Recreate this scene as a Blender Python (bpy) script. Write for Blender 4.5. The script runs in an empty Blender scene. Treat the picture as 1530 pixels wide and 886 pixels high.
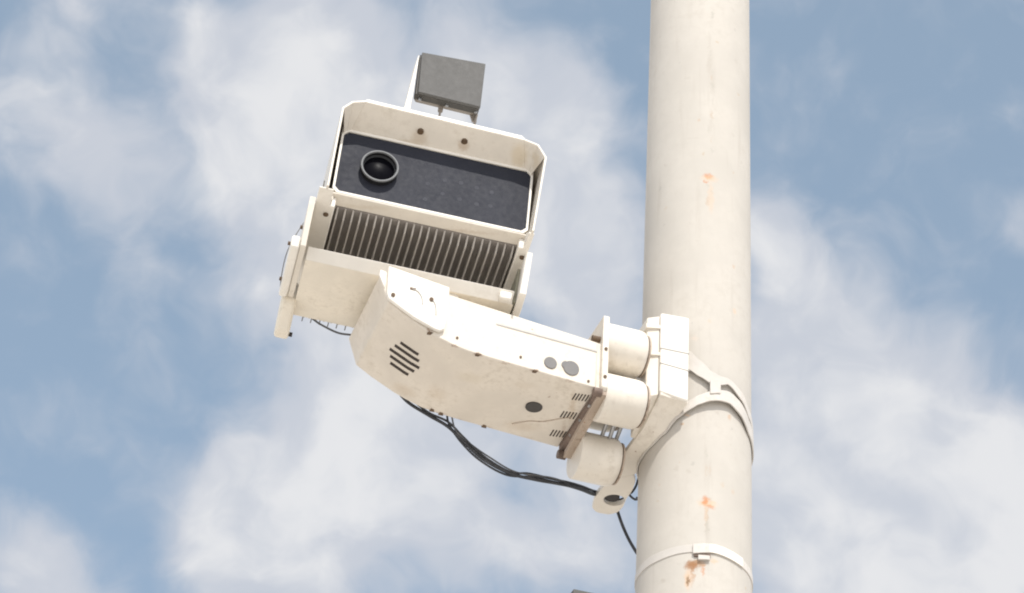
import bpy, bmesh, math, random
from mathutils import Vector, Matrix
random.seed(7)
SC = bpy.context.scene
COL = SC.collection

# ------------------------------------------------------------------ camera
PITCH, ROLL = math.radians(35), math.radians(3.4)
CAM = Vector((0, 0, 1.6))
Fw = Vector((0, math.cos(PITCH), math.sin(PITCH)))
R0 = Vector((1, 0, 0)); U0 = Vector((0, -math.sin(PITCH), math.cos(PITCH)))
Rt = R0*math.cos(ROLL) + U0*math.sin(ROLL)
Up = U0*math.cos(ROLL) - R0*math.sin(ROLL)
cd = bpy.data.cameras.new('camera'); cam = bpy.data.objects.new('camera', cd); COL.objects.link(cam)
cam.matrix_world = Matrix(((Rt.x, Up.x, -Fw.x, CAM.x), (Rt.y, Up.y, -Fw.y, CAM.y), (Rt.z, Up.z, -Fw.z, CAM.z), (0, 0, 0, 1)))
cd.sensor_width = 36; cd.lens = 3983/1530*36; cd.clip_end = 5000; cd.clip_start = 0.1
SC.camera = cam

# ------------------------------------------------------------------ sun, exposure
SUN_EL, SUN_AZ = 50, 16           # azimuth: degrees to the right of straight behind the viewer
EXPOSURE = 0.28
SUN_E = 3.15
SKY_S = 0.14
SC.view_settings.view_transform = 'Standard'; SC.view_settings.look = 'None'
SC.view_settings.exposure = EXPOSURE; SC.view_settings.gamma = 1
el, az = math.radians(SUN_EL), math.radians(SUN_AZ)
sdir = Vector((math.sin(az)*math.cos(el), -math.cos(az)*math.cos(el), math.sin(el)))
sl = bpy.data.lights.new('sun', 'SUN'); sl.energy = SUN_E; sl.angle = math.radians(0.5); sl.color = (1, .965, .91)
so = bpy.data.objects.new('sun', sl); COL.objects.link(so)
so.rotation_euler = sdir.to_track_quat('Z', 'Y').to_euler(); so.location = sdir*30

# ------------------------------------------------------------------ sky with clouds
class NT:
    def __init__(s, tree): s.t = tree; s.n = tree.nodes; s.l = tree.links
    def node(s, ty, **kw):
        n = s.n.new(ty)
        for k, v in kw.items(): setattr(n, k, v)
        return n
    def put(s, sock, v):
        if v is None: return
        if hasattr(v, 'is_linked') or hasattr(v, 'links'): s.l.new(v, sock)
        else: sock.default_value = v
    def math(s, op, a, b=None, c=None, clamp=False):
        n = s.node('ShaderNodeMath', operation=op, use_clamp=clamp)
        s.put(n.inputs[0], a); s.put(n.inputs[1], b); s.put(n.inputs[2], c); return n.outputs[0]
    def vmath(s, op, a, b=None):
        n = s.node('ShaderNodeVectorMath', operation=op); s.put(n.inputs[0], a); s.put(n.inputs[1], b)
        return n.outputs['Value'] if op in ('DISTANCE', 'LENGTH', 'DOT_PRODUCT') else n.outputs['Vector']
    def mrange(s, v, a, b, c=0., d=1., smooth=True):
        n = s.node('ShaderNodeMapRange', interpolation_type='SMOOTHSTEP' if smooth else 'LINEAR')
        s.put(n.inputs[0], v)
        for i, x in enumerate((a, b, c, d)): n.inputs[i+1].default_value = x
        return n.outputs[0]
    def noise(s, vec, scale, detail=4., rough=.5, dist=0.):
        n = s.node('ShaderNodeTexNoise'); s.put(n.inputs['Vector'], vec)
        n.inputs['Scale'].default_value = scale; n.inputs['Detail'].default_value = detail
        n.inputs['Roughness'].default_value = rough; n.inputs['Distortion'].default_value = dist
        return n
    def mix(s, f, a, b, mode='MIX'):
        n = s.node('ShaderNodeMix', data_type='RGBA', blend_type=mode)
        s.put(n.inputs[0], f); s.put(n.inputs[6], a); s.put(n.inputs[7], b); return n.outputs[2]

W = bpy.data.worlds.new('World'); SC.world = W; W.use_nodes = True
w = NT(W.node_tree); w.n.clear()
sky = w.node('ShaderNodeTexSky', sky_type='NISHITA'); sky.sun_disc = False
sky.sun_elevation = el; sky.sun_rotation = math.radians(180-SUN_AZ)
sky.air_density = 1.0; sky.dust_density = 1.5; sky.ozone_density = 1.0
tc = w.node('ShaderNodeTexCoord'); D = tc.outputs['Generated']
nw = w.noise(D, 20, 2.5, .5)
off = w.vmath('SCALE', w.vmath('SUBTRACT', nw.outputs['Color'], (.5, .5, .5))); off.node.inputs['Scale'].default_value = .05
Dw = w.vmath('ADD', D, off)
CLOUDS = [(-0.1628, 0.7453, 0.6466, 0.0251, 0.6), (-0.1785, 0.7751, 0.6061, 0.0301, 0.65), (-0.1479, 0.7855, 0.6009, 0.0251, 0.55), (-0.0954, 0.7717, 0.6288, 0.0427, 1), (-0.1205, 0.7642, 0.6336, 0.0226, 0.8), (-0.0642, 0.7895, 0.6103, 0.0402, 1), (-0.1062, 0.7898, 0.6042, 0.0276, 0.8), (-0.0458, 0.7725, 0.6333, 0.0301, 0.9), (-0.1338, 0.8073, 0.5748, 0.0176, 0.45), (-0.0818, 0.813, 0.5765, 0.0301, 0.9), (-0.0639, 0.8415, 0.5365, 0.0377, 1.1), (-0.0402, 0.8308, 0.5552, 0.0351, 1), (-0.0871, 0.8539, 0.5131, 0.0326, 0.9), (-0.1025, 0.8668, 0.488, 0.0276, 0.8), (-0.0558, 0.8675, 0.4944, 0.0377, 0.9), (-0.0233, 0.847, 0.531, 0.0301, 0.75), (-0.018, 0.803, 0.5957, 0.0377, 1), (-0.0123, 0.7559, 0.6545, 0.0226, 0.8), (0.0019, 0.7747, 0.6323, 0.0276, 0.85), (0.0255, 0.7846, 0.6195, 0.0276, 0.9), (0.0276, 0.8057, 0.5916, 0.0276, 0.9), (0.0344, 0.8228, 0.5673, 0.0276, 0.9), (0.0146, 0.8716, 0.4901, 0.0301, 0.8), (0.044, 0.865, 0.4998, 0.0226, 0.8), (0.021, 0.8389, 0.5438, 0.0226, 0.6), (0.0894, 0.7961, 0.5985, 0.0226, 0.9), (0.1033, 0.8094, 0.5782, 0.0301, 1), (0.1056, 0.8317, 0.5451, 0.0377, 1), (0.1394, 0.8229, 0.5508, 0.0301, 0.9), (0.155, 0.8314, 0.5337, 0.0276, 0.8), (0.1448, 0.8525, 0.5023, 0.0477, 1.2), (0.1886, 0.8346, 0.5176, 0.0381, 1.2), (0.1838, 0.8263, 0.5325, 0.0251, 0.8), (0.1922, 0.8526, 0.4859, 0.0326, 1.1), (0.1696, 0.8569, 0.4867, 0.0276, 0.8), (-0.1089, 0.8552, 0.5066, 0.0251, 0.6), (-0.0772, 0.8729, 0.4817, 0.0276, 0.8), (-0.032, 0.8589, 0.5112, 0.0301, 0.7), (-0.1782, 0.7644, 0.6197, 0.0226, 0.4), (-0.1549, 0.7879, 0.596, 0.0201, 0.35), (-0.0202, 0.7801, 0.6253, 0.0226, 0.5), (0.027, 0.848, 0.5292, 0.0276, 0.6), (0.1261, 0.8639, 0.4876, 0.0301, 0.8), (0.195, 0.850, 0.490, 0.035, 1.1), (0.1086, 0.8613, 0.4963, 0.0351, 0.9), (-0.1642, 0.8696, 0.4656, 0.0276, 1.3), (-0.0112, 0.8649, 0.5017, 0.0226, 0.5), (0.1896, 0.7871, 0.5869, 0.0151, 0.5), (-0.077, 0.7562, 0.6498, 0.0226, 0.7), (-0.1311, 0.8327, 0.538, 0.0151, 0.2)]
# the same cloud deck goes on round the rest of the sky as broad noise
tot = None
for x, y, z, r, wt in CLOUDS:
    dd = w.vmath('DISTANCE', Dw, (x, y, z))
    v = w.mrange(dd, r*1.4, r*.1, 0, wt*.78)
    tot = v if tot is None else w.math('ADD', tot, v)
far = w.mrange(w.vmath('DISTANCE', D, (0, .82, .573)), .22, .42)
broad = w.math('MULTIPLY', far, w.mrange(w.noise(D, 3.2, 5, .6).outputs[0], .36, .56))
fine = w.noise(Dw, 36, 4, .5, 0.).outputs[0]
fine2 = w.noise(Dw, 95, 2, .5, 0.).outputs[0]
den = w.math('ADD', w.math('ADD', tot, broad), w.math('MULTIPLY', w.math('SUBTRACT', fine, .5), 1.15))
den = w.math('ADD', den, w.math('MULTIPLY', w.math('SUBTRACT', fine2, .5), .18))
mask = w.mrange(den, -.08, .80)
thick = w.mrange(w.math('ADD', w.math('MINIMUM', den, 1.25), w.math('MULTIPLY', w.math('SUBTRACT', w.noise(Dw, 30, 4, .5).outputs[0], .5), 3.0)), .45, 1.75)
CLOUD_THIN = (.50, .525, .58, 1); CLOUD_THICK = (.685, .685, .695, 1)
HAZE = (.35, .455, .525, 1)
k = 1/SKY_S
skyc = sky.outputs[0]
def sc(c): return (c[0]*k, c[1]*k, c[2]*k, 1)
clear = w.mix(.45, skyc, sc(HAZE))
cc = w.mix(thick, sc(CLOUD_THIN), sc(CLOUD_THICK))
far_fill = w.math('ADD', 1.0, w.math('MULTIPLY', far, w.mrange(w.vmath('DOT_PRODUCT', D, tuple(sdir)), -.6, 1., .15, 1.2, smooth=False)))  # clouds outside the view brightened toward the sun, added as fill light
cv_ = w.vmath('SCALE', cc); w.put(cv_.node.inputs['Scale'], far_fill); cc = cv_
m2 = w.mrange(mask, 0, 1, 0.04, .93, smooth=False)
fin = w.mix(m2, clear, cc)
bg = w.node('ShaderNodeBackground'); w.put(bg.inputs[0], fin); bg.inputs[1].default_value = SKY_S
wo = w.node('ShaderNodeOutputWorld'); w.l.new(bg.outputs[0], wo.inputs[0])

# ------------------------------------------------------------------ frames (one unit = 1.883 mm)
K = 0.0018830027617373838
A0 = Vector((0.25026039, 6.28333949, 5.7023122))
ph = math.radians(17)
eu = Vector((math.cos(ph), math.sin(ph), 0)); ed = Vector((-math.sin(ph), math.cos(ph), 0)); ez = Vector((0, 0, 1))
def FL(p): return A0 + (eu*p[0] + ed*p[1] + ez*p[2])*K                   # bracket and pole frame: u along the arm, d away, z up
def FA(p): return A0 + (eu*p[0] + ed*p[1] + ez*(p[2] - .05*p[1]))*K      # the arm sags a little at its back
hp, hr = math.radians(10), math.radians(3.8)
ha = Vector((math.cos(hp), math.sin(hp), 0)); hb = Vector((-math.sin(hp), math.cos(hp), 0))
h1 = ha*math.cos(hr) - ez*math.sin(hr); h3 = ez*math.cos(hr) + ha*math.sin(hr)
H0 = Vector((-0.24808891, 6.08088762, 6.13556599))
def FH(p): return H0 + (h1*p[0] + hb*p[1] + h3*p[2])*K                   # camera head frame: a right, b back, c up
UC, DP, PR = 209, 120, 87

# ------------------------------------------------------------------ materials
MATS = {}
def surf(name, base, rough=.5, metal=0., dirt=.25, dirtcol=(.36, .30, .22), rust=0., scale=6., bump=.0015, var=.06, streak=0., spots=None, coat=0., spec=.35):
    m = bpy.data.materials.new(name); m.use_nodes = True; t = NT(m.node_tree)
    b = t.n['Principled BSDF']; tc = t.node('ShaderNodeTexCoord'); P = tc.outputs['Object']
    big = t.noise(P, scale, 5, .6).outputs[0]
    fine = t.noise(P, scale*9, 5, .65).outputs[0]
    c = t.mix(t.mrange(big, .35, .65), (*[x*(1-var) for x in base], 1), (*[min(1, x*(1+var)) for x in base], 1))
    dm = t.math('MULTIPLY', t.mrange(t.math('ADD', t.math('MULTIPLY', big, .5), t.math('MULTIPLY', fine, .5)), .50, .68), dirt)
    c = t.mix(dm, c, (*dirtcol, 1))
    if streak:
        mp = t.node('ShaderNodeMapping'); t.put(mp.inputs[0], P); mp.inputs['Scale'].default_value = (1, 1, .08)
        s = t.noise(mp.outputs[0], 34, 4, .6).outputs[0]
        c = t.mix(t.math('MULTIPLY', t.mrange(s, .55, .75), streak), c, (*dirtcol, 1))
    if rust:
        rn = t.noise(P, scale*5, 6, .7).outputs[0]
        c = t.mix(t.mrange(rn, .70-rust*.2, .76-rust*.2), c, (.22, .10, .045, 1))
    if spots:
        wn = t.noise(P, 70, 6, .78)
        o2 = t.vmath('SCALE', t.vmath('SUBTRACT', wn.outputs['Color'], (.5, .5, .5))); o2.node.inputs['Scale'].default_value = .035
        Pw = t.vmath('ADD', P, o2)
        for (ctr, rad, col, st) in spots:
            q = t.vmath('MULTIPLY', t.vmath('SUBTRACT', Pw, tuple(ctr)), tuple(1/r for r in rad))
            c = t.mix(t.mrange(t.vmath('LENGTH', q), 1.15, .35, 0, st*.92), c, (*col, 1))
    t.put(b.inputs['Base Color'], c)
    t.put(b.inputs['Roughness'], t.mrange(fine, .3, .7, max(.05, rough-.08), min(1, rough+.1), smooth=False))
    b.inputs['Metallic'].default_value = metal
    b.inputs['Specular IOR Level'].default_value = spec
    if coat: b.inputs['Coat Weight'].default_value = coat
    if bump:
        bn = t.node('ShaderNodeBump'); bn.inputs['Distance'].default_value = bump; bn.inputs['Strength'].default_value = .6
        t.put(bn.inputs['Height'], t.math('ADD', big, t.math('MULTIPLY', fine, .25))); t.l.new(bn.outputs[0], b.inputs['Normal'])
    MATS[name] = m; return m
CREAM = (.72, .665, .58)
HO = FH((-20, 80, -100))
def hobj(a, b, c): return FH((a, b, c)) - HO
hsp = [(hobj(-36, -14, 126), (.028, .03, .02), (.50, .40, .29), .55), (hobj(33, -16, 126), (.02, .02, .02), (.45, .33, .22), .6), (hobj(-45, -5, 119), (.06, .012, .012), (.52, .43, .32), .55), (hobj(120, -20, 126), (.03, .05, .04), (.60, .48, .30), .5), (hobj(146, -30, 110), (.015, .04, .05), (.55, .44, .28), .5), (hobj(-100, 10, -12), (.10, .01, .01), (.58, .50, .38), .4), (hobj(60, 14, -12), (.12, .008, .01), (.55, .46, .36), .5), (hobj(-147, 60, -29), (.01, .05, .02), (.50, .42, .33), .5)]
hpaint = surf('hood_paint', CREAM, .42, dirt=.28, rust=.05, scale=5, spots=hsp)
paint = surf('cream_paint', CREAM, .42, dirt=.34, rust=.14, scale=5, streak=.12)
paint2 = surf('pale_paint', (.78, .74, .67), .40, dirt=.15, rust=.04, scale=6)
yellow = surf('yellowed_paint', (.76, .70, .595), .5, dirt=.3, scale=7)
rusty = surf('rusty_steel', (.17, .125, .10), .75, dirt=.6, dirtcol=(.09, .055, .04), scale=14, var=.3)
grime = surf('grimy_paint', (.42, .34, .27), .6, dirt=.7, dirtcol=(.18, .12, .09), rust=.3, scale=12)
dark = surf('dark_hole', (.035, .03, .027), .7, dirt=0, bump=0)
slotm = surf('slot_black', (.05, .04, .033), .8, dirt=0, bump=0)
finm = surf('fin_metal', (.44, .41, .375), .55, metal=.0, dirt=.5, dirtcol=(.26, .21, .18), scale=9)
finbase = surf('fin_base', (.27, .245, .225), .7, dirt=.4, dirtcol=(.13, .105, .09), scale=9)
winm = surf('window_plastic', (.029, .031, .041), .5, dirt=.16, dirtcol=(.05, .053, .065), scale=7, bump=0, var=.05, spec=.10)
ledm = surf('led_lens', (.06, .062, .074), .6, spec=.1, dirt=0, bump=0)
lensm = surf('lens_glass', (.005, .005, .007), .3, dirt=0, bump=0, spec=.02)
lensin = surf('lens_tube', (.018, .018, .02), .5, dirt=0, bump=0, spec=.15)
ringm = surf('lens_ring', (.16, .165, .17), .5, metal=.0, spec=.2, dirt=.2, dirtcol=(.2, .2, .2), scale=20, bump=.0002)
greym = surf('grey_panel', (.118, .115, .110), .6, dirt=.12, dirtcol=(.10, .098, .09), scale=6, bump=0, var=.03, spec=.15)
greyd = surf('grey_dark', (.07, .066, .06), .6, dirt=.5, dirtcol=(.15, .13, .11), scale=20)
greyb = surf('grey_brown', (.27, .235, .20), .6, dirt=.6, dirtcol=(.13, .11, .09), scale=20)
capm = surf('grey_cap', (.16, .155, .15), .5, dirt=.1, bump=.0002)
capd = surf('brown_cap', (.055, .05, .045), .5, dirt=.1, bump=.0002)
steel = surf('galvanised_steel', (.42, .42, .42), .35, metal=.8, dirt=.3, dirtcol=(.2, .2, .2), scale=20)
screwm = surf('rusty_screw', (.12, .08, .05), .7, dirt=.6, dirtcol=(.25, .14, .05), scale=90)
cablem = surf('black_cable', (.035, .037, .042), .5, dirt=.5, dirtcol=(.16, .16, .17), scale=30, bump=0)
greyc = surf('grey_cable', (.10, .105, .115), .5, dirt=.3, scale=30, bump=0)
ground_m = surf('pale_concrete', (.52, .48, .43), .9, dirt=.3, scale=.8)

# ------------------------------------------------------------------ mesh builders
def thing(name, label, cat, loc, group=None):
    o = bpy.data.objects.new(name, None); COL.objects.link(o); o.location = loc; o.empty_display_size = .1
    o['label'] = label; o['category'] = cat
    if group: o['group'] = group
    return o
LOC = {}
def wloc(o):
    v = Vector((0, 0, 0))
    while o is not None: v += o.location; o = o.parent
    return v
class MB:
    def __init__(s, T=FL): s.bm = bmesh.new(); s.T = T
    def v(s, p): return s.bm.verts.new(s.T(p))
    def face(s, pts): return s.bm.faces.new([s.v(p) for p in pts])
    def prism(s, A, B):
        va = [s.v(p) for p in A]; vb = [s.v(p) for p in B]; n = len(A)
        s.bm.faces.new(va); s.bm.faces.new(vb[::-1])
        for i in range(n): s.bm.faces.new([va[i], vb[i], vb[(i+1) % n], va[(i+1) % n]])
    def box(s, x0, x1, y0, y1, z0, z1):
        s.prism([(x0, y0, z0), (x1, y0, z0), (x1, y0, z1), (x0, y0, z1)], [(x0, y1, z0), (x1, y1, z0), (x1, y1, z1), (x0, y1, z1)])
    def ext(s, poly, ax, a, b):      # extrude a 2-D outline along axis ax from a to b
        def mk(q, t):
            q = list(q); q.insert(ax, t); return tuple(q)
        s.prism([mk(q, a) for q in poly], [mk(q, b) for q in poly])
    def cyl(s, p, q, r, n=32, r2=None, cap=True):
        p = Vector(p); q = Vector(q); ax = (q-p).normalized(); x = ax.orthogonal().normalized(); y = ax.cross(x); r2 = r if r2 is None else r2
        A = [p + (x*math.cos(t)+y*math.sin(t))*r for t in [2*math.pi*i/n for i in range(n)]]
        B = [q + (x*math.cos(t)+y*math.sin(t))*r2 for t in [2*math.pi*i/n for i in range(n)]]
        s.prism(A, B)
    def rings(s, p, ax, prof, n=40, closed=False, caps=True):   # lathe: prof = [(t along axis, radius)]
        p = Vector(p); ax = Vector(ax).normalized(); x = ax.orthogonal().normalized(); y = ax.cross(x)
        L = [[s.v(p + ax*t + (x*math.cos(2*math.pi*i/n)+y*math.sin(2*math.pi*i/n))*r) for i in range(n)] for t, r in prof]
        rg = range(len(L)) if closed else range(len(L)-1)
        for j in rg:
            a, b = L[j], L[(j+1) % len(L)]
            for i in range(n): s.bm.faces.new([a[i], a[(i+1) % n], b[(i+1) % n], b[i]])
        if caps and not closed: s.bm.faces.new(L[0][::-1]); s.bm.faces.new(L[-1])
    def tube(s, pts, r, n=10, sub=6):
        P = [Vector(p) for p in pts]; Q = []
        for i in range(len(P)-1):
            p0 = P[max(i-1, 0)]; p1 = P[i]; p2 = P[i+1]; p3 = P[min(i+2, len(P)-1)]
            for k_ in range(sub):
                t = k_/sub
                Q.append(.5*((2*p1)+(p2-p0)*t+(2*p0-5*p1+4*p2-p3)*t*t+(3*p1-p0-3*p2+p3)*t**3))
        Q.append(P[-1]); prev = None; L = []
        x = None
        for i, q in enumerate(Q):
            tdir = (Q[min(i+1, len(Q)-1)]-Q[max(i-1, 0)]).normalized()
            x = tdir.orthogonal().normalized() if x is None else (x - tdir*x.dot(tdir)).normalized()
            y = tdir.cross(x)
            L.append([s.v(q+(x*math.cos(2*math.pi*j/n)+y*math.sin(2*math.pi*j/n))*r) for j in range(n)])
        for a, b in zip(L, L[1:]):
            for j in range(n): s.bm.faces.new([a[j], a[(j+1) % n], b[(j+1) % n], b[j]])
        s.bm.faces.new(L[0][::-1]); s.bm.faces.new(L[-1])
    def build(s, name, mat, parent=None, bevel=0., seg=2, sharp=35):
        bm = s.bm
        bmesh.ops.recalc_face_normals(bm, faces=bm.faces)
        o0 = wloc(parent) if parent else Vector((0, 0, 0))
        for v in bm.verts: v.co -= o0
        for f in bm.faces: f.smooth = True
        for e in bm.edges:
            if len(e.link_faces) == 2 and e.calc_face_angle(0) > math.radians(sharp): e.smooth = False
        me = bpy.data.meshes.new(name); bm.to_mesh(me); bm.free()
        me.materials.append(mat)
        o = bpy.data.objects.new(name, me); COL.objects.link(o)
        if parent: o.parent = parent
        if bevel:
            md = o.modifiers.new('bevel', 'BEVEL'); md.width = bevel*K; md.segments = seg; md.limit_method = 'ANGLE'; md.angle_limit = math.radians(30)
        return o

# ================================================================== GROUND
g = MB(lambda p: Vector(p)); g.face([(-600, -600, 0), (600, -600, 0), (600, 600, 0), (-600, 600, 0)])
go = g.build('ground', ground_m); go['kind'] = 'structure'

# ================================================================== POLE
pole_base = FL((UC, DP, 0)); pole_base.z = 0.004
def pole_pt(th, z, r=PR):
    t = math.radians(th); return (UC+r*math.cos(t), DP+r*math.sin(t), z)
pole = thing('steel_pole', 'thick round cream painted steel pole with rust spots that carries the camera arm', 'pole', pole_base)
def pobj(th, z): return FL(pole_pt(th, z)) - pole_base
RU = (.50, .20, .08); RL = (.62, .42, .27); GY = (.42, .38, .33)
m_ = .01
spots = []
for th, z, rw, rz, col, st in [(-100, -155, .007, .05, (.50, .33, .20), .55), (-103, -246, .006, .03, RU, .6), (-113, -256, .007, .05, (.42, .24, .13), .6), (-92, -232, .014, .008, RL, .6), (-120, 20, .012, .006, RL, .6), (-75, 28, .008, .012, (.5, .32, .2), .6), (-104, 470, .010, .006, RU, .6), (-101.2, 482, .018, .012, RU, .75), (-99.5, 478, .03, .014, RL, .5), (-98, 440, .012, .07, RL, .35), (-100.7, 720, .010, .05, GY, .45), (-96.7, 678, .012, .05, GY, .4),
                       (-98.7, 598, .008, .06, GY, .4), (-100.9, 772, .006, .05, GY, .35), (-99.2, -134, .030, .016, RL, .8), (-101.5, -130, .012, .02, RU, .8), (-96, -140, .016, .008, RU, .6), (-98.9, -172, .006, .06, GY, .5),
                       (-109.9, -238, .035, .012, (.33, .19, .10), .9), (-114, -243, .022, .02, (.30, .15, .07), .9), (-117.5, -265, .012, .04, RL, .7), (-117, -268, .006, .02, (.2, .12, .06), .9),
                       (-66.4, 748, .008, .012, GY, .4), (-71.4, 585, .01, .012, GY, .3), (-131, -73, .008, .012, GY, .5), (-117.4, -79, .010, .010, GY, .5), (-83, -97, .008, .01, (.5, .4, .3), .5), (-70.7, -102, .008, .01, (.5, .38, .28), .5),
                       (-143.6, -261, .009, .008, GY, .7), (-98.5, 196, .008, .01, RL, .4), (-68.2, 230, .010, .012, RL, .5), (-113.6, 162, .01, .012, (.6, .5, .42), .5), (-124, 690, .012, .008, GY, .35), (-118, 560, .03, .004, GY, .3), (-90, 30, .006, .01, GY, .5)]:
    spots.append((pobj(th, z), (rw, rw, rz), col, st))
for i in range(26):
    z = random.choice([random.uniform(380, 930), random.uniform(380, 930), random.uniform(-260, 120)])
    spots.append((pobj(-99 + random.uniform(-2.5, 2.5), z), (random.uniform(.003, .007),)*2 + (random.uniform(.006, .03),), random.choice([GY, (.40, .38, .33), (.46, .36, .27)]), random.uniform(.4, .7)))
for i in range(34):
    r_ = random.uniform(.003, .007)
    spots.append((pobj(random.uniform(-165, -50), random.choice([random.uniform(-265, 60), random.uniform(120, 900)])), (r_, r_, r_*random.uniform(.6, 1.6)), random.choice([GY, (.46, .36, .25), (.48, .30, .17), (.36, .34, .31)]), random.uniform(.35, .7)))
pmat = surf('pole_paint', (.505, .472, .422), .7, dirt=.26, dirtcol=(.40, .36, .31), scale=4, var=.045, streak=.30, spots=spots, bump=.002, spec=.12)
g = MB(FL)
zb = -A0.z/K + .004/K; zt = 1750
g.rings((UC, DP, 0), (0, 0, 1), [(zb, 92), (-600, 88.5), (-200, 87.2), (400, 86.8), (900, 86), (zt, 84)], n=96)
g.build('shaft', pmat, pole)
g = MB(FL)   # base plate with anchor bolts at the pavement
g.box(UC-170, UC+170, DP-170, DP+170, zb+.5, zb+12)
g.build('base_plate', paint, pole, bevel=2)
for i, j in ((-1, -1), (-1, 1), (1, -1), (1, 1)):
    g = MB(FL); g.cyl((UC+i*135, DP+j*135, zb+12), (UC+i*135, DP+j*135, zb+40), 14, 12); g.build('anchor_bolt', steel, pole)

# band low on the shaft, with a buckle
def strap(tbl, r0, r1, parent, name, mat, steps=90, bev=0.6, lift=0., at=-90):
    """tbl: (theta, z_low, z_top) rows; builds a closed-section strip lying round the shaft"""
    tbl = sorted(tbl); g = MB(FL); rings_ = []
    t0, t1 = tbl[0][0], tbl[-1][0]
    for i in range(steps+1):
        t = t0+(t1-t0)*i/steps
        for a, b in zip(tbl, tbl[1:]):
            if a[0] <= t <= b[0]+1e-6:
                f = (t-a[0])/(b[0]-a[0]); f = f*f*(3-2*f)*.5+f*.5
                zl = a[1]+(b[1]-a[1])*f; zh = a[2]+(b[2]-a[2])*f; break
        q = lift*max(0, 1-abs(t-at)/48)**.7
        rings_.append([g.v(pole_pt(t, zl, r0+q)), g.v(pole_pt(t, zl, r1+q)), g.v(pole_pt(t, zh, r1+q)), g.v(pole_pt(t, zh, r0+q))])
    for a, b in zip(rings_, rings_[1:]):
        for k_ in range(4): g.bm.faces.new([a[k_], a[(k_+1) % 4], b[(k_+1) % 4], b[k_]])
    if abs(t1-t0) < 359: g.bm.faces.new(rings_[0]); g.bm.faces.new(rings_[-1][::-1])
    return g.build(name, mat, parent, bevel=bev)
strapm = surf('strap_paint', (.57, .535, .49), .6, dirt=.25, scale=10, spec=.2)
band = thing('band_clamp', 'thin cream steel band with a rusty buckle strapped round the pole below the arm', 'band clamp', FL((UC, DP, -230)))
strap([(-92, -219, -205), (-60, -224, -210), (0, -234, -221), (90, -240, -228), (175, -231, -218), (205, -227, -213), (240, -221, -208), (262, -218, -206)], 86.6, 88.6, band, 'band_strip', strapm)
strap([(-104, -219.5, -205.5), (-92, -219, -204.5), (-58, -224.5, -209.5)], 88.6, 90.2, band, 'overlap_strip', paint2, 30)
strap([(-113, -224, -208), (-97, -221, -206)], 88, 92, band, 'buckle', strapm, 8)
strap([(-112, -228, -222), (-96, -228, -221)], 87, 90, band, 'rusty_strip', rusty, 8)
strap([(-108, -234, -226), (-97, -233, -226)], 87.5, 92, band, 'screw_lug', strapm, 6)

# ================================================================== MOUNTING BRACKET ON THE POLE
scuffb = surf('strap_line', (.42, .40, .37), .6, dirt=.2, bump=0)
br = thing('mounting_bracket', 'cream steel saddle bracket strapped to the pole behind the round stand-offs, with a drilled lug', 'bracket', FL((130, 60, 30)))
g = MB(FL); g.prism([(110, 20, 35), (157, 20, 29), (157, 20, 183), (110, 20, 180)], [(110, 78, 32), (157, 54, 26), (157, 54, 180), (110, 78, 178)])
g.build('clamp_block', paint2, br, bevel=2.5)
g = MB(FL)
g.prism([(91, 30, 172), (91, 30, 26), (91, 60, 5), (91, 92, -12), (91, 92, 172)], [(109.5, 24, 176), (109.5, 24, 31), (109.5, 60, 10), (109.5, 92, -10), (109.5, 92, 176)])
g.build('side_plate', paint, br, bevel=1.5)
for z in (150, 100):   # pressed ribs running back along the side plate
    g = MB(FL); g.prism([(88, 26, z), (88, 26, z+9), (110, 21, z+7), (110, 21, z+1)], [(88, 92, z-6), (88, 92, z+3), (110, 92, z+1), (110, 92, z-4)]); g.build('rib', paint, br, bevel=1)
# lower saddle plate: rises in front to the block, ends behind in a drilled lug
g = MB(FL)
left = [(112, 21, 30), (108, 44, 16), (103, 68, -5), (95, 104, -20), (93, 145, -23), (98, 205, -23)]
right = [(159, 26, 29), (151, 52, 15), (141, 66, -4), (124, 92, -19), (120, 120, -23), (131, 170, -23)]
TH = 9
top = [[], []]
vl = [(g.v(p), g.v((p[0], p[1], p[2]+TH))) for p in left]; vr = [(g.v(p), g.v((p[0], p[1], p[2]+TH))) for p in right]
for i in range(len(left)-1):
    for kk in (0, 1): g.bm.faces.new([vl[i][kk], vr[i][kk], vr[i+1][kk], vl[i+1][kk]])
    g.bm.faces.new([vl[i][0], vl[i+1][0], vl[i+1][1], vl[i][1]]); g.bm.faces.new([vr[i][0], vr[i+1][0], vr[i+1][1], vr[i][1]])
g.bm.faces.new([vl[0][0], vl[0][1], vr[0][1], vr[0][0]]); g.bm.faces.new([vl[-1][0], vl[-1][1], vr[-1][1], vr[-1][0]])
g.build('saddle_plate', paint, br, bevel=1)
g = MB(FL)   # lug with its hole
cx, cy, hr_ = 128, 258, 17
outer = [(98, 205), (131, 170), (141, 200), (144, 225), (144, 246), (148, 270), (147, 290), (137, 303), (116, 305), (104, 294), (97, 262)]
n = 40; inn = []; outp = []
def ray_out(t):
    best = None
    dx, dy = math.cos(t), math.sin(t)
    for (x0, y0), (x1, y1) in zip(outer, outer[1:]+outer[:1]):
        ex, ey = x1-x0, y1-y0; den_ = dx*ey-dy*ex
        if abs(den_) < 1e-9: continue
        s_ = ((x0-cx)*ey-(y0-cy)*ex)/den_; u_ = ((x0-cx)*dy-(y0-cy)*dx)/den_
        if s_ > 0 and -1e-6 <= u_ <= 1+1e-6: best = s_ if best is None else max(best, s_)
    return (cx+dx*best, cy+dy*best)
for i in range(n):
    t = 2*math.pi*i/n; inn.append((cx+hr_*math.cos(t), cy+hr_*math.sin(t))); outp.append(ray_out(t))
q = [[g.v((x, y, z)) for x, y in arr] for arr, z in ((inn, -23), (outp, -23), (outp, -14), (inn, -14))]
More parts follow.
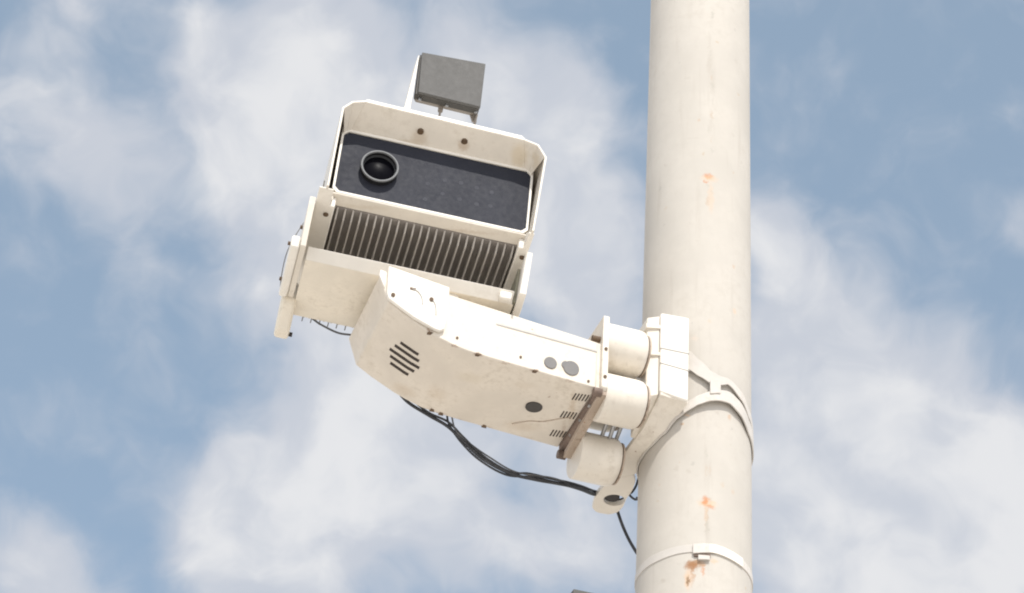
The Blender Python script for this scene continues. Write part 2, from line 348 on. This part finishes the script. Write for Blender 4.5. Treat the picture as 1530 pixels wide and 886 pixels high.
for a in range(4):
    for i in range(n): g.bm.faces.new([q[a][i], q[a][(i+1) % n], q[(a+1) % 4][(i+1) % n], q[(a+1) % 4][i]])
g.build('drilled_lug', paint, br, bevel=.8)
g = MB(FL); g.rings((cx, cy, -14), (0, 0, 1), [(.5, hr_+4), (.5, hr_+1), (4, hr_+1), (4, hr_+4)], n=32, closed=True)
g.build('cable_gland', cablem, br)
g = MB(FL); g.cyl((cx-4.5, cy-2, -21.5), (cx-4.5, cy-2, -8), 12, 28); g.build('dark_plug', dark, br, bevel=1)  # dark plug put in to blacken the left of the hole
S_B = [(-210, -32, -6), (-180, -28, -4), (-160, -20, 2), (-143, -8, 14), (-128, 14, 30), (-118, 25, 42), (-108, 35, 52), (-98, 42, 60), (-88, 46, 66), (-79, 47, 68), (-66, 38, 61), (-46, 19, 44), (-20, 0, 24), (40, -25, -2), (100, -32, -8), (150, -32, -6)]
strap(S_B, 88, 90.5, br, 'strap', strapm, lift=7, at=-95)
S_A = [(-150, 118, 150), (-135, 112, 146), (-119, 100, 136), (-108, 86, 116), (-96.6, 74, 97), (-88, 76, 92), (-79.5, 82, 93), (-61, 66, 82), (-45, 49, 65), (-20, 25, 42), (40, 10, 30), (150, 60, 85)]
strap(S_A, 87.8, 90, br, 'strap', strapm, lift=5, at=-95)
strap([(-99, 54, 78), (-89, 58, 84)], 95, 99, br, 'strap_buckle', strapm, 6)
g = MB(FL); g.prism([(110, 19.3, 113.5), (157.4, 19.3, 115), (157.4, 19.3, 116.6), (110, 19.3, 115)], [(110, 21, 113.5), (157.4, 21, 115), (157.4, 21, 116.6), (110, 21, 115)]); g.build('strap_edge', scuffb, br)
g = MB(FL); g.prism([(110, 19.3, 86), (157.4, 19.3, 83.5), (157.4, 19.3, 85), (110, 19.3, 87.5)], [(110, 21, 86), (157.4, 21, 83.5), (157.4, 21, 85), (110, 21, 87.5)]); g.build('strap_edge', scuffb, br)

# ================================================================== ARM
scuff = surf('scuff', (.45, .43, .40), .6, dirt=.2, bump=0)
AB = FA((-150, 80, 10))
def aobj(u, d, z): return FA((u, d, z)) - AB
ST = (.52, .41, .29); RB = (.24, .12, .06); ED = (.40, .30, .22)
asp = []
for u, d, z, r3, col, st in [(-262, -1, 34, (.012, .006, .005), RB, .8), (-223, 0, 18, (.02, .008, .004), RB, .7), (-186, 0, 12, (.016, .01, .005), RB, .8), (-140, 0, 9, (.03, .01, .004), ED, .7), (-96, 0, 6, (.02, .01, .004), RB, .75), (-40, 0, 3, (.02, .01, .004), ED, .6),
        (-200, 168, 4, (.05, .016, .02), RB, .7), (-120, 168, 0, (.04, .014, .02), ED, .8), (-60, 168, -4, (.05, .014, .02), ED, .7), (-160, 168, 2, (.03, .010, .02), RB, .7), (-260, 150, 24, (.05, .03, .03), ST, .4), (-215, 120, 10, (.04, .05, .02), ST, .35), (-70, 140, 0, (.07, .03, .02), ST, .4), (-15, 60, 0, (.012, .10, .02), ST, .5), (-8, 120, -5, (.010, .09, .02), ED, .6), (-180, 60, 10, (.05, .03, .02), (.60, .53, .42), .5), (-330, 110, 62, (.02, .06, .03), (.62, .56, .46), .5), (-100, 40, 4, (.04, .02, .02), (.58, .50, .40), .4)]:
    asp.append((aobj(u, d, z), r3, col, st))
apaint = surf('arm_paint', (.67, .61, .525), .45, dirt=.34, rust=.14, scale=6, streak=.05, spots=asp)
arm = thing('support_arm', 'cream sheet-metal cantilever arm with slotted round grille underneath, between camera head and pole bracket', 'camera arm', FA((-150, 80, 10)))
prof = [(1, 0), (-157, 9.5), (-201, 13), (-223, 17), (-246, 24), (-267, 32), (-305, 51), (-330, 66), (-346, 111), (-338, 118), (-241, 107), (-137, 97), (1, 83)]
g = MB(FA); g.ext([(x, z) for x, z in prof], 1, 0, 168); g.build('arm_body', apaint, arm, bevel=2.2)
cov = [(-335, 126), (-333.5, 78), (-327, 68), (-320, 62.5), (-256, 34.5), (-250, 33.5), (-243, 38), (-239, 66), (-239, 113)]
cov = [(-335, 127), (-334, 78), (-331, 69), (-310, 57), (-290, 46), (-258, 34), (-249, 32.5), (-242, 38), (-239, 62), (-239, 114)]
g = MB(FA); g.ext(cov, 1, -7, -.5); cv = g.build('cover_plate', paint2, arm, bevel=1.6)
g = MB(FA); g.ext([(-347, 111), (-337, 90), (-336, 119), (-346, 121)], 1, -1.5, 3); g.build('corner_lip', paint2, arm, bevel=.8)
for u, z in ((-325, 76), (-266, 84)):
    g = MB(FA); g.cyl((u, -7, z), (u, -9, z), 3.2, 14); g.build('screw', screwm, cv)
for pts in ([(-297, 95), (-288, 93), (-281, 84), (-279, 72)], [(-268, 86), (-261, 80), (-258, 70), (-257, 58)]):
    g = MB(FA); g.tube([(a, -7.4, b) for a, b in pts], 1.1, 6, 5); g.build('paint_chip', scuff, cv)
g = MB(FA); g.box(-300, -291, -8.2, -6.8, 93.5, 97); g.build('paint_chip', screwm, cv)
g = MB(FA); g.prism([(-161, -1, 72), (0, -1, 64.5), (0, -1, 67), (-161, -1, 74.5)], [(-161, 1, 72), (0, 1, 64.5), (0, 1, 67), (-161, 1, 74.5)])
g.build('panel_seam', surf('seam_grey', (.46, .44, .41), .6, dirt=.1, bump=0), arm)  # grey strip drawn along the panel line
for u, z, r in ((-73, 26, 10), (-40, 25, 12.5), ):
    g = MB(FA); g.cyl((u, .5, z), (u, -1.6, z), r, 36); g.build('hole_plug', capm, arm, bevel=.4)
g = MB(FA); g.cyl((-49, .5, 28.5), (-49, -1.2, 28.5), 6.5, 36); g.build('hole_plug', capm, arm)
for u, z in ((-220, 32), (-120, 24), (-12, 9)):
    g = MB(FA); g.cyl((u, .5, z), (u, -1.4, z), 2, 12); g.build('screw', screwm, arm)
def under(u):      # bottom outline of the arm
    P = sorted(prof[:8])
    for a, b in zip(P, P[1:]):
        if a[0] <= u <= b[0]: return a[1]+(b[1]-a[1])*(u-a[0])/(b[0]-a[0])
    return 0
for u, z in ((-262, 0), (-186, 0), (-96, 0)):       # worn chips along the lower front edge
    zz = under(u); g = MB(FA); g.prism([(u-4.5, -.9, zz-.6), (u+3, -.9, zz-.9), (u+5, -.9, zz+1.2), (u-2, -.9, zz+2)], [(u-3.5, 5, zz-.6), (u+2, 4, zz-.9), (u+4, 5, zz+1.2), (u-1, 4, zz+2)]); g.build('rust_chip', screwm, arm)
for u, d in ((-205, 158), (-120, 160), (-190, 160)):
    zz = under(u); g = MB(FA); g.prism([(u-3, d+2, zz-.8), (u+2, d+3, zz-.8), (u+2, d+3, zz+4), (u-3, d+2, zz+4)], [(u-4, d+9, zz-.8), (u+4, d+9, zz-.8), (u+4, d+9, zz+3), (u-4, d+9, zz+3)]); g.build('rust_chip', screwm, arm)
sl_ = [((-291, 68), (-262, 69)), ((-296, 82), (-257, 81)), ((-300, 95.6), (-252, 95.3)), ((-295, 109), (-256, 108.6)), ((-290.4, 123), (-261, 122))]
g = MB(FA)
for (u0, d0), (u1, d1) in sl_:
    for k_ in range(8):
        ua, ub = u0+(u1-u0)*k_/8, u0+(u1-u0)*(k_+1)/8; dm_ = (d0+d1)/2-11; z0, z1 = under(ua), under(ub)
        g.prism([(ua, dm_-3, z0-.6), (ub, dm_-3, z1-.6), (ub, dm_-3, z1+3), (ua, dm_-3, z0+3)], [(ua, dm_+3, z0-.6), (ub, dm_+3, z1-.6), (ub, dm_+3, z1+3), (ua, dm_+3, z0+3)])
g.build('speaker_grille', slotm, arm)
zz = under(-68); g = MB(FA); g.cyl((-68, 85, zz+2), (-68, 85, zz-1.6), 13, 36); g.build('round_cap', capd, arm, bevel=.4)
for u0, d0 in ((-23, 25), (-24, 75), (-22, 127)):
    g = MB(FA)
    for i in range(5):
        u = u0+i*4.7+1; d = d0-i*1.2; z = under(u)
        g.prism([(u-1, d, z-.6), (u+1, d, z-.6), (u+1, d, z+2), (u-1, d, z+2)], [(u-1, d+17, z-.6), (u+1, d+17, z-.6), (u+1, d+17, z+2), (u-1, d+17, z+2)])
    g.build('vent_slots', slotm, arm)
g = MB(FA); g.tube([(a, b, under(a)-.5) for a, b in ((-84, 140), (-63, 122), (-44, 114), (-24, 97), (-8, 84))], .8, 6, 5); g.build('paint_crack', grime, arm)
# end gasket, flange, stand-offs
g = MB(FL); g.prism([(1.2, 3, 0), (1.2, 3, -3), (1.2, 8, -7), (1.2, 165, -16), (1.2, 165, -4)], [(6.5, 3, 0), (6.5, 3, -4), (6.5, 8, -8), (6.5, 160, -21), (6.5, 160, -4)]); g.build('end_gasket', rusty, arm, bevel=.6)
g = MB(FL); g.prism([(1.2, 4, 84), (1.2, 4, .5), (1.2, 165, -3.5), (1.2, 165, 60)], [(6.8, 4, 84), (6.8, 4, .5), (6.8, 165, -3.5), (6.8, 165, 60)]); g.build('end_plate', paint, arm)
g = MB(FL); fp = [(-6, 131), (-6, 2), (2, -5), (152, -27), (160, -20), (160, 90), (152, 131)]
g.ext(fp, 0, 7, 17); fl = g.build('flange', paint, arm, bevel=1.5)
g = MB(FL); g.prism([(5, -1, 2), (19, -1, 1), (19, -1, -9), (5, -1, -10)], [(5, 154, -24), (18, 154, -24), (18, 154, -33), (5, 154, -34)]); g.build('rusty_edge', grime, fl, bevel=1)
g = MB(FL); g.cyl((-6, 8, 94), (7, 8, 94), 5, 16); g.build('flange_bolt', screwm, fl)
for d, z in ((2, -5), (157, -27)):
    g = MB(FL); g.cyl((-3, d, z), (10, d, z), 7, 12); g.build('flange_bolt', rusty, fl)
for (d, z) in ((-6.5, 70), (-6.5, 20)):
    g = MB(FL); g.cyl((12, d+1, z), (12, d-1.2, z), 2.6, 12); g.build('flange_rivet', screwm, fl)
for d in (35, 75, 118):
    g = MB(FA); g.cyl((3.5, d, -6.5), (3.5, d, -9.5), 3, 8); g.build('flange_nut', steel, fl)
for (d, z) in ((32, 99), (32, 8), (134, -36), (134, 62)):
    g = MB(FL)
    g.rings((17, d, z), (1, 0, 0), [(0, 37), (2, 38), (56, 38), (62, 36.5), (66, 33), (67, 28), (71, 28)], n=48)
    so_ = g.build('stand_off', paint, arm)
    g = MB(FL); g.rings((86, d, z), (1, 0, 0), [(-1, 33), (1.6, 33)], n=40); g.build('rubber_ring', grime, so_)
for p, q in (((50, 92, -2), (50, 120, -20)), ((62, 85, 2), (62, 116, -22)), ((74, 76, 8), (74, 112, -12))):
    p = Vector(p); q = Vector(q); e = (q-p).normalized()*12
    g = MB(FL); g.cyl(tuple(p-e), tuple(q+e), 3.2, 12); g.build('threaded_rod', steel, arm)
g = MB(FL)
g.box(-320, -215, 22, 150, 104, 135); g.build('pan_base', paint, arm, bevel=3)

# ================================================================== CAMERA HEAD
cm = thing('traffic_camera', 'boxy cream traffic camera head with dark front window and round lens, tilted under its hood', 'camera', FH((-20, 80, -100)))
# shell
hood = [(-161, -27), (-161, 125), (-148, 141), (-128, 148), (122, 143), (145, 138), (160, 117), (156, -27)]
def inset(P, t):
    out = []
    for i, p in enumerate(P):
        a = Vector(P[i-1]) if i else None; b = Vector(P[i+1]) if i < len(P)-1 else None; p = Vector(p); n = Vector((0, 0)); c_ = 0
        ns = []
        if a is not None: dd_ = (p-a).normalized(); ns.append(Vector((dd_.y, -dd_.x)))
        if b is not None: dd_ = (b-p).normalized(); ns.append(Vector((dd_.y, -dd_.x)))
        n = sum(ns, Vector((0, 0))).normalized(); f = 1/max(.5, n.dot(ns[0]))
        out.append(tuple(p+n*t*f))
    return out
inner = inset(hood, 3.4)
g = MB(FH)
o1 = [[g.v((x, y, z)) for x, z in hood] for y in (-44, 298)]; i1 = [[g.v((x, y, z)) for x, z in inner] for y in (-44, 298)]
for j in range(len(hood)-1):
    g.bm.faces.new([o1[0][j], o1[0][j+1], o1[1][j+1], o1[1][j]]); g.bm.faces.new([i1[0][j], i1[0][j+1], i1[1][j+1], i1[1][j]])
    for e in (0, 1): g.bm.faces.new([o1[e][j], o1[e][j+1], i1[e][j+1], i1[e][j]])
for j in (0, -1): g.bm.faces.new([o1[0][j], i1[0][j], i1[1][j], o1[1][j]])
hd = g.build('hood', paint, cm, bevel=.8, sharp=28)
g = MB(FH); g.ext([(-131, 147.5), (-126, 154), (118, 150.5), (127, 143)], 1, -41, 290); g.build('sun_shield', paint2, cm, bevel=1.5)
g = MB(FH)
F_ = [(x, -43.2, z-.3) for x, z in inner[1:-1]]
B_ = [(-149.5, -3, 108), (-146, -3, 114), (-140, -3, 117.2), (134, -3, 117.2), (141, -3, 113), (144.5, -3, 108)]
for q in [[F_[i_], F_[i_+1], B_[i_+1], B_[i_]] for i_ in range(5)]:
    g.prism(q, [(x, y+.6, z+1.2) for x, y, z in q])
g.build('hood_lining', hpaint, hd, bevel=.5)
for a in (-36, 33):
    g = MB(FH); g.cyl((a, -22, 131.5), (a, -22.6, 127.5), 5, 12); g.build('screw', screwm, hd)
for s_, x0, x1 in ((-1, -161, -147), (1, 156, 149)):     # folded-in corners joining the hood to the window frame
    g = MB(FH); g.prism([(x0, -44, -27), (x0, -2, -27), (x1, 0, -4), (x1, -1, -22)], [(x0, -44, -24), (x0, -2, -24), (x1, 0, -1), (x1, -1, -19)]); g.build('folded_corner', paint, hd)
# body
g = MB(FH)
g.prism([(-146, 1, -5.1), (147, 1, -5.1), (147, 1, 137), (-146, 1, 137)], [(-146, 300, -5.1), (147, 300, -5.1), (147, 300, 137), (-146, 300, 137)])
g.build('housing', paint, cm)
# window frame: a ring with chamfered corners
def ringpoly(x0, x1, z0, z1, c): return [(x0+c, z0), (x1-c, z0), (x1, z0+c), (x1, z1-c), (x1-c, z1), (x0+c, z1), (x0, z1-c), (x0, z0+c)]
def frame_ring(outer_, inner_, y0, y1):
    g = MB(FH); n = len(outer_)
    L = [[g.v((x, y, z)) for x, z in P] for P, y in ((outer_, y0), (inner_, y0), (inner_, y1), (outer_, y1))]
    for a in range(4):
        for i in range(n): g.bm.faces.new([L[a][i], L[a][(i+1) % n], L[(a+1) % 4][(i+1) % n], L[(a+1) % 4][i]])
    return g
def skew(P): return [(x+(-.013*z if x < 0 else -.035*z), z) for x, z in P]
g = frame_ring(skew(ringpoly(-151, 152, -5, 137, 7)), skew(ringpoly(-147.5, 148.5, -1, 114, 7)), -4, 2)
fr = g.build('window_frame', paint2, cm, bevel=.6)
g = MB(FH); g.prism([(-150, -3.5, -8), (151, -3.5, -8), (151, -3.5, -5.2), (-150, -3.5, -5.2)], [(-150, 19, -13), (151, 19, -13), (151, 19, -5.2), (-150, 19, -5.2)])
g.build('frame_sill', hpaint, fr, bevel=1)
g = MB(FH); g.ext(skew(ringpoly(-147.3, 148.3, -.8, 113.8, 7)), 1, -1.2, .6); wn_ = g.build('window', winm, cm)
for a, c in [(14.7, 63.7), (40, 65.4), (64.9, 62.9), (88.7, 60.2), (15, 37.3), (41.9, 34.1), (68.7, 32.2), (89.7, 34.1), (-10, 50), (-10, 20)]:
    g = MB(FH); g.cyl((a, -1, c), (a, -1.35, c), 3.6, 16); g.build('infrared_lamp', ledm, wn_)
# lens
LX, LZ = -87, 55
g = MB(FH); g.rings((LX, -2, LZ), (0, -1, 0), [(0, 29), (9, 29), (9, 25.5), (0, 25.5)], n=64, closed=True); ln = g.build('lens_barrel', lensin, cm, bevel=.4)
g = MB(FH); g.rings((LX, -11, LZ), (0, -1, 0), [(0, 29.6), (2.2, 28.8), (2.2, 26.6), (0, 25.6)], n=64, closed=True); g.build('lens_ring', ringm, ln)
g = MB(FH); g.rings((LX, -1.9, LZ), (0, -1, 0), [(0, 25.4), (.4, 25), (.5, .5)], n=56); g.build('lens_glass', lensm, ln, sharp=70)
g = MB(FH)
for i in range(9):
    pass
g.rings((LX, -2.5, LZ), (0, -1, 0), [(0, 25.4), (3, 25.6), (3, 24.8), (0, 23.5)], n=64, closed=True); g.build('inner_ring', surf('tube_grey', (.05, .052, .056), .5, dirt=0, bump=0, spec=.2), ln)
# heat sink on the underside
hs = []
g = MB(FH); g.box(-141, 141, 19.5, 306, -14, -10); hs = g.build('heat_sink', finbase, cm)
NF = 24
for i in range(NF):
    a = -136+i*(272/(NF-1)) + random.uniform(-.5, .5)
    g = MB(FH); g.ext([(19.5, -13), (21, -17), (32, -28), (306, -28), (310, -26), (310, -13)], 0, a-1.3, a+1.3); g.build('fin', finm, hs, bevel=.5)
for s_ in (-1, 1):      # solid strips beside the fins
    x0, x1 = sorted((s_*141.5, s_*(171 if s_ < 0 else 158)))
    g = MB(FH); g.ext([(3, -28.5), (250, -28.5), (250, -10), (3, -10)], 0, x0, x1); st = g.build('bottom_strip', paint2, cm, bevel=2)
    x0, x1 = sorted((s_*149.5, s_*(171 if s_ < 0 else 158)))
    g = MB(FH); g.prism([(x0, -36, -27), (x1, -36, -27), (x1, -36, -25), (x0, -36, -25)], [(x0, 4, -29.5), (x1, 4, -29.5), (x1, 4, -10), (x0, 4, -10)]); g.build('cheek', paint2, st, bevel=.6)
    g = MB(FH); g.cyl((s_*152, 24, -28.3), (s_*152, 24, -31), 4, 14); g.build('screw', screwm, st)
# tilt yoke
gapm = surf('gap_dark', (.26, .25, .19), .6, dirt=.4, scale=12)
yk = []
g = MB(FH)
g.prism([(-168, 50, -101.2), (152, 50, -101.2), (152, 50, -100), (-168, 50, -100)], [(-168, 192, -106), (152, 192, -106), (152, 192, -100), (-168, 192, -100)])
yk = g.build('tilt_yoke', yellow, cm, bevel=1.2)
g = MB(FH); g.ext([(37, -85), (50, -101), (50, -99), (40, -83)], 0, -168, 150); g.build('front_lip', paint2, yk, bevel=.6)
g = MB(FH); g.ext([(-6, -24), (12, -104), (150, -104), (185, -60), (150, -24)], 0, -181, -172); g.build('side_ear', paint, yk, bevel=1)
g = MB(FH); g.ext([(14, -108), (149, -108), (150, -80), (60, -74), (14, -86)], 0, -195, -181.5); g.build('side_bar', paint2, yk, bevel=4, seg=3)
g = MB(FH); g.ext([(151, -112), (178, -150), (200, -150), (206, -70), (151, -72)], 0, -189, -166); bx = g.build('rear_block', yellow, yk, bevel=5)
g = MB(FH); g.cyl((-166, 190, -144), (-161, 190, -144), 3.5, 10); g.build('screw', dark, bx)
g = MB(FH); g.ext([(14, -24), (24, -96), (60, -104), (150, -104), (150, -24)], 0, 155, 166.5); g.build('side_ear', paint2, yk, bevel=1.2)
g = MB(FH); g.ext([(40, -40), (46, -98), (120, -98), (120, -40)], 0, 151, 154.5); g.build('ear_gap', gapm, yk)  # dark greenish plate put in to stand for the shaded gap here
g = MB(FH); g.box(128, 147, 35, 49, -103, -89); g.build('end_tab', paint2, yk, bevel=3)
g = MB(FH); g.cyl((155, 60, -50), (170, 60, -50), 12, 24); g.build('pivot_bolt', paint2, yk, bevel=1)
g = MB(FH); g.tube([(-162.5, 60, 60), (-164, 70, 20), (-182, 60, -30), (-196, 70, -76), (-196.5, 120, -90), (-192, 150, -104)], .8, 6, 8); g.build('ear_wire', capm, yk)
for b, c in ((60, -36), (30, -92), (120, -95)):
    g = MB(FH); g.cyl((-194 if c < -50 else -180, b, c), (-199 if c < -50 else -185, b, c), 3, 10); g.build('pivot_bolt', screwm, yk)
g = MB(FL); g.cyl((-426, 186, 154), (-411, 188, 141), 5.5, 14); g.build('cable_gland', cablem, yk, bevel=1)
for i in range(6):     # comb of fins showing past the back of the yoke
    a = -150+i*13.5
    g = MB(FH); g.box(a-.8, a+.8, 192, 207, -104, -102); g.build('comb_pin', capm, yk)

# ================================================================== SMALL GREY BOX ON THE HOOD
bxs = thing('radar_box', 'small square grey box on a cream upright on top of the camera hood', 'sensor box', FH((-5, -20, 156)))
g = MB(FH); g.prism([(-50.5, -30, 199), (48.5, -30, 196.5), (46, -30, 284.5), (-55, -30, 279)], [(-50.5, -24, 199), (48.5, -24, 196.5), (46, -24, 284.5), (-55, -24, 279)]); g.build('front_panel', greym, bxs, bevel=1)
g = MB(FH); g.prism([(-54.5, -23.5, 199), (48, -23.5, 197), (45, -23.5, 283), (-57, -23.5, 279)], [(-54.5, -10, 199), (48, -10, 197), (45, -10, 283), (-57, -10, 279)]); sh = g.build('case', greyd, bxs, bevel=1)
g = MB(FH); g.prism([(-55, -9.5, 200), (46, -9.5, 198), (44, -9.5, 280), (-57, -9.5, 276)], [(-50, 3, 204), (40, 3, 202), (40, 3, 275), (-50, 3, 270)]); g.build('back_plate', greyb, bxs, bevel=2)
for a, b in ((-45, -17), (-2, -17), (44, -17)):
    g = MB(FH); g.cyl((a, b, 198), (a, b, 194), 2.6, 10); g.build('screw', steel, sh)
g = MB(FH); g.prism([(-68, -30, 153), (-66, 6, 153), (-62, 8, 272), (-59.5, -22, 278)], [(-58, -30, 153), (-58, 6, 153), (-58, 8, 272), (-57.8, -22, 278)]); g.build('upright', paint, bxs, bevel=.6)
g = MB(FH); g.cyl((-10, -6, 150), (-10, -6, 202), 1.8, 10); g.cyl((-10, -6, 190), (-10, -6, 199), 4, 10); g.build('stay_rod', greyb, bxs)
g = MB(FH); g.cyl((44, -6, 150), (47, -6, 200), 2, 10); g.build('stay_rod', greyb, bxs)
g = MB(FH); g.prism([(42, -3, 188), (49, -3, 188), (47, -3, 203), (36, -3, 203)], [(42, 1, 188), (49, 1, 188), (47, 1, 203), (36, 1, 203)]); g.build('stay_foot', greyb, bxs)

# ================================================================== CABLES
def cable(name, pts, r, mat, label, T=FL, group=None):
    g = MB(T); g.tube(pts, r, 10, 8); o = g.build(name, mat); o['label'] = label; o['category'] = 'cable'
    if group: o['group'] = group
    return o
GC = 'cables slung under the arm'
cable('cable', [(-425, 190, 150), (-415, 185, 145), (-400, 185, 135), (-386, 185, 128), (-359, 185, 120.5), (-335, 180, 119), (-320, 174, 112)], 1.6, greyc, 'thin grey cable sagging from the left end of the camera bracket to the arm', group=GC)
cable('cable', [(-290, 172, 54), (-266, 178, 43), (-240, 184, 24), (-205, 186, 10), (-174, 186, -2), (-149, 184, -22), (-115, 184, -47), (-70, 184, -62.5), (-27, 187, -62), (4, 198, -53.7), (36, 212, -44), (65, 232, -33.4), (89, 252, -24), (108, 272, -10), (118, 282, 0)], 2.6, cablem, 'lowest black cable running along the back edge of the arm to the drilled lug', group=GC)
cable('cable', [(-262, 172, 38), (-235, 178, 26), (-205, 184, 13), (-174, 182, 3), (-149, 182, -17), (-115, 182, -43), (-70, 184, -60), (-37, 188, -53), (4, 197, -47.7), (36, 211, -38.5), (65, 231, -27.6), (89, 251, -18), (110, 272, -5)], 1.8, cablem, 'thinner black cable hanging just above the lowest one under the arm', group=GC)
cable('cable', [(-182, 160, 16), (-178, 176, 14), (-171, 184, 0), (-150, 186, -25), (-118, 186, -50), (-74, 186, -65.5), (-30, 187, -58), (4, 199, -51), (36, 213, -41), (65, 232, -30.5), (89, 253, -21), (108, 270, -8)], 1.7, cablem, 'black cable dropping out of the arm underside where the cables cross', group=GC)
cable('cable', [(-176, 162, 15), (-170, 176, 10), (-160, 182, -10), (-138, 182, -26), (-105, 182, -43), (-60, 184, -58), (0, 192, -49), (36, 212, -40)], 1.3, greyc, 'pale grey strand looping slackly between the black cables', group=GC)
cable('cable', [(120, 262, 6), (136, 284, 4), (147, 303, -2), (155, 309, -16), (162, 309, -34), (171, 308, -54), (180, 306, -71), (190, 304, -86), (205, 285, -115), (212, 235, -170), (212, 214, -330)], 2.6, cablem, 'short black cable leaving the drilled lug and passing behind the pole')
g = MB(FL); ctr = Vector((152, 238, -20))
vv = [ctr + Vector((.93, .2, -.1))*(7.5*math.cos(t)) + Vector((-.1, .45, .89))*(9*math.sin(t)) for t in [2*math.pi*i/24 for i in range(25)]]
g.tube([(158, 230, 14), (156, 236, -2)] + [tuple(p) for p in vv[6:30]], 1.9, 8, 3)
o = g.build('cable_tie', cablem); o['label'] = 'small black wire loop between the drilled lug and the pole'; o['category'] = 'cable tie'

# ================================================================== FITTING BELOW, JUST ENTERING THE PICTURE
jb = thing('lower_fitting', 'top edge of a grey metal fitting at the very bottom, left of the pole', 'fitting', FL((60, 150, -300)))
g = MB(FL); g.box(28, 66, 146, 190, -300, -260); g.build('fitting_box', greym, jb, bevel=1.5)
g = MB(FL); g.box(66.5, 130, 160, 176, -290, -276); g.build('fitting_arm', steel, jb, bevel=1)
SC.cycles.filter_width = 2.0
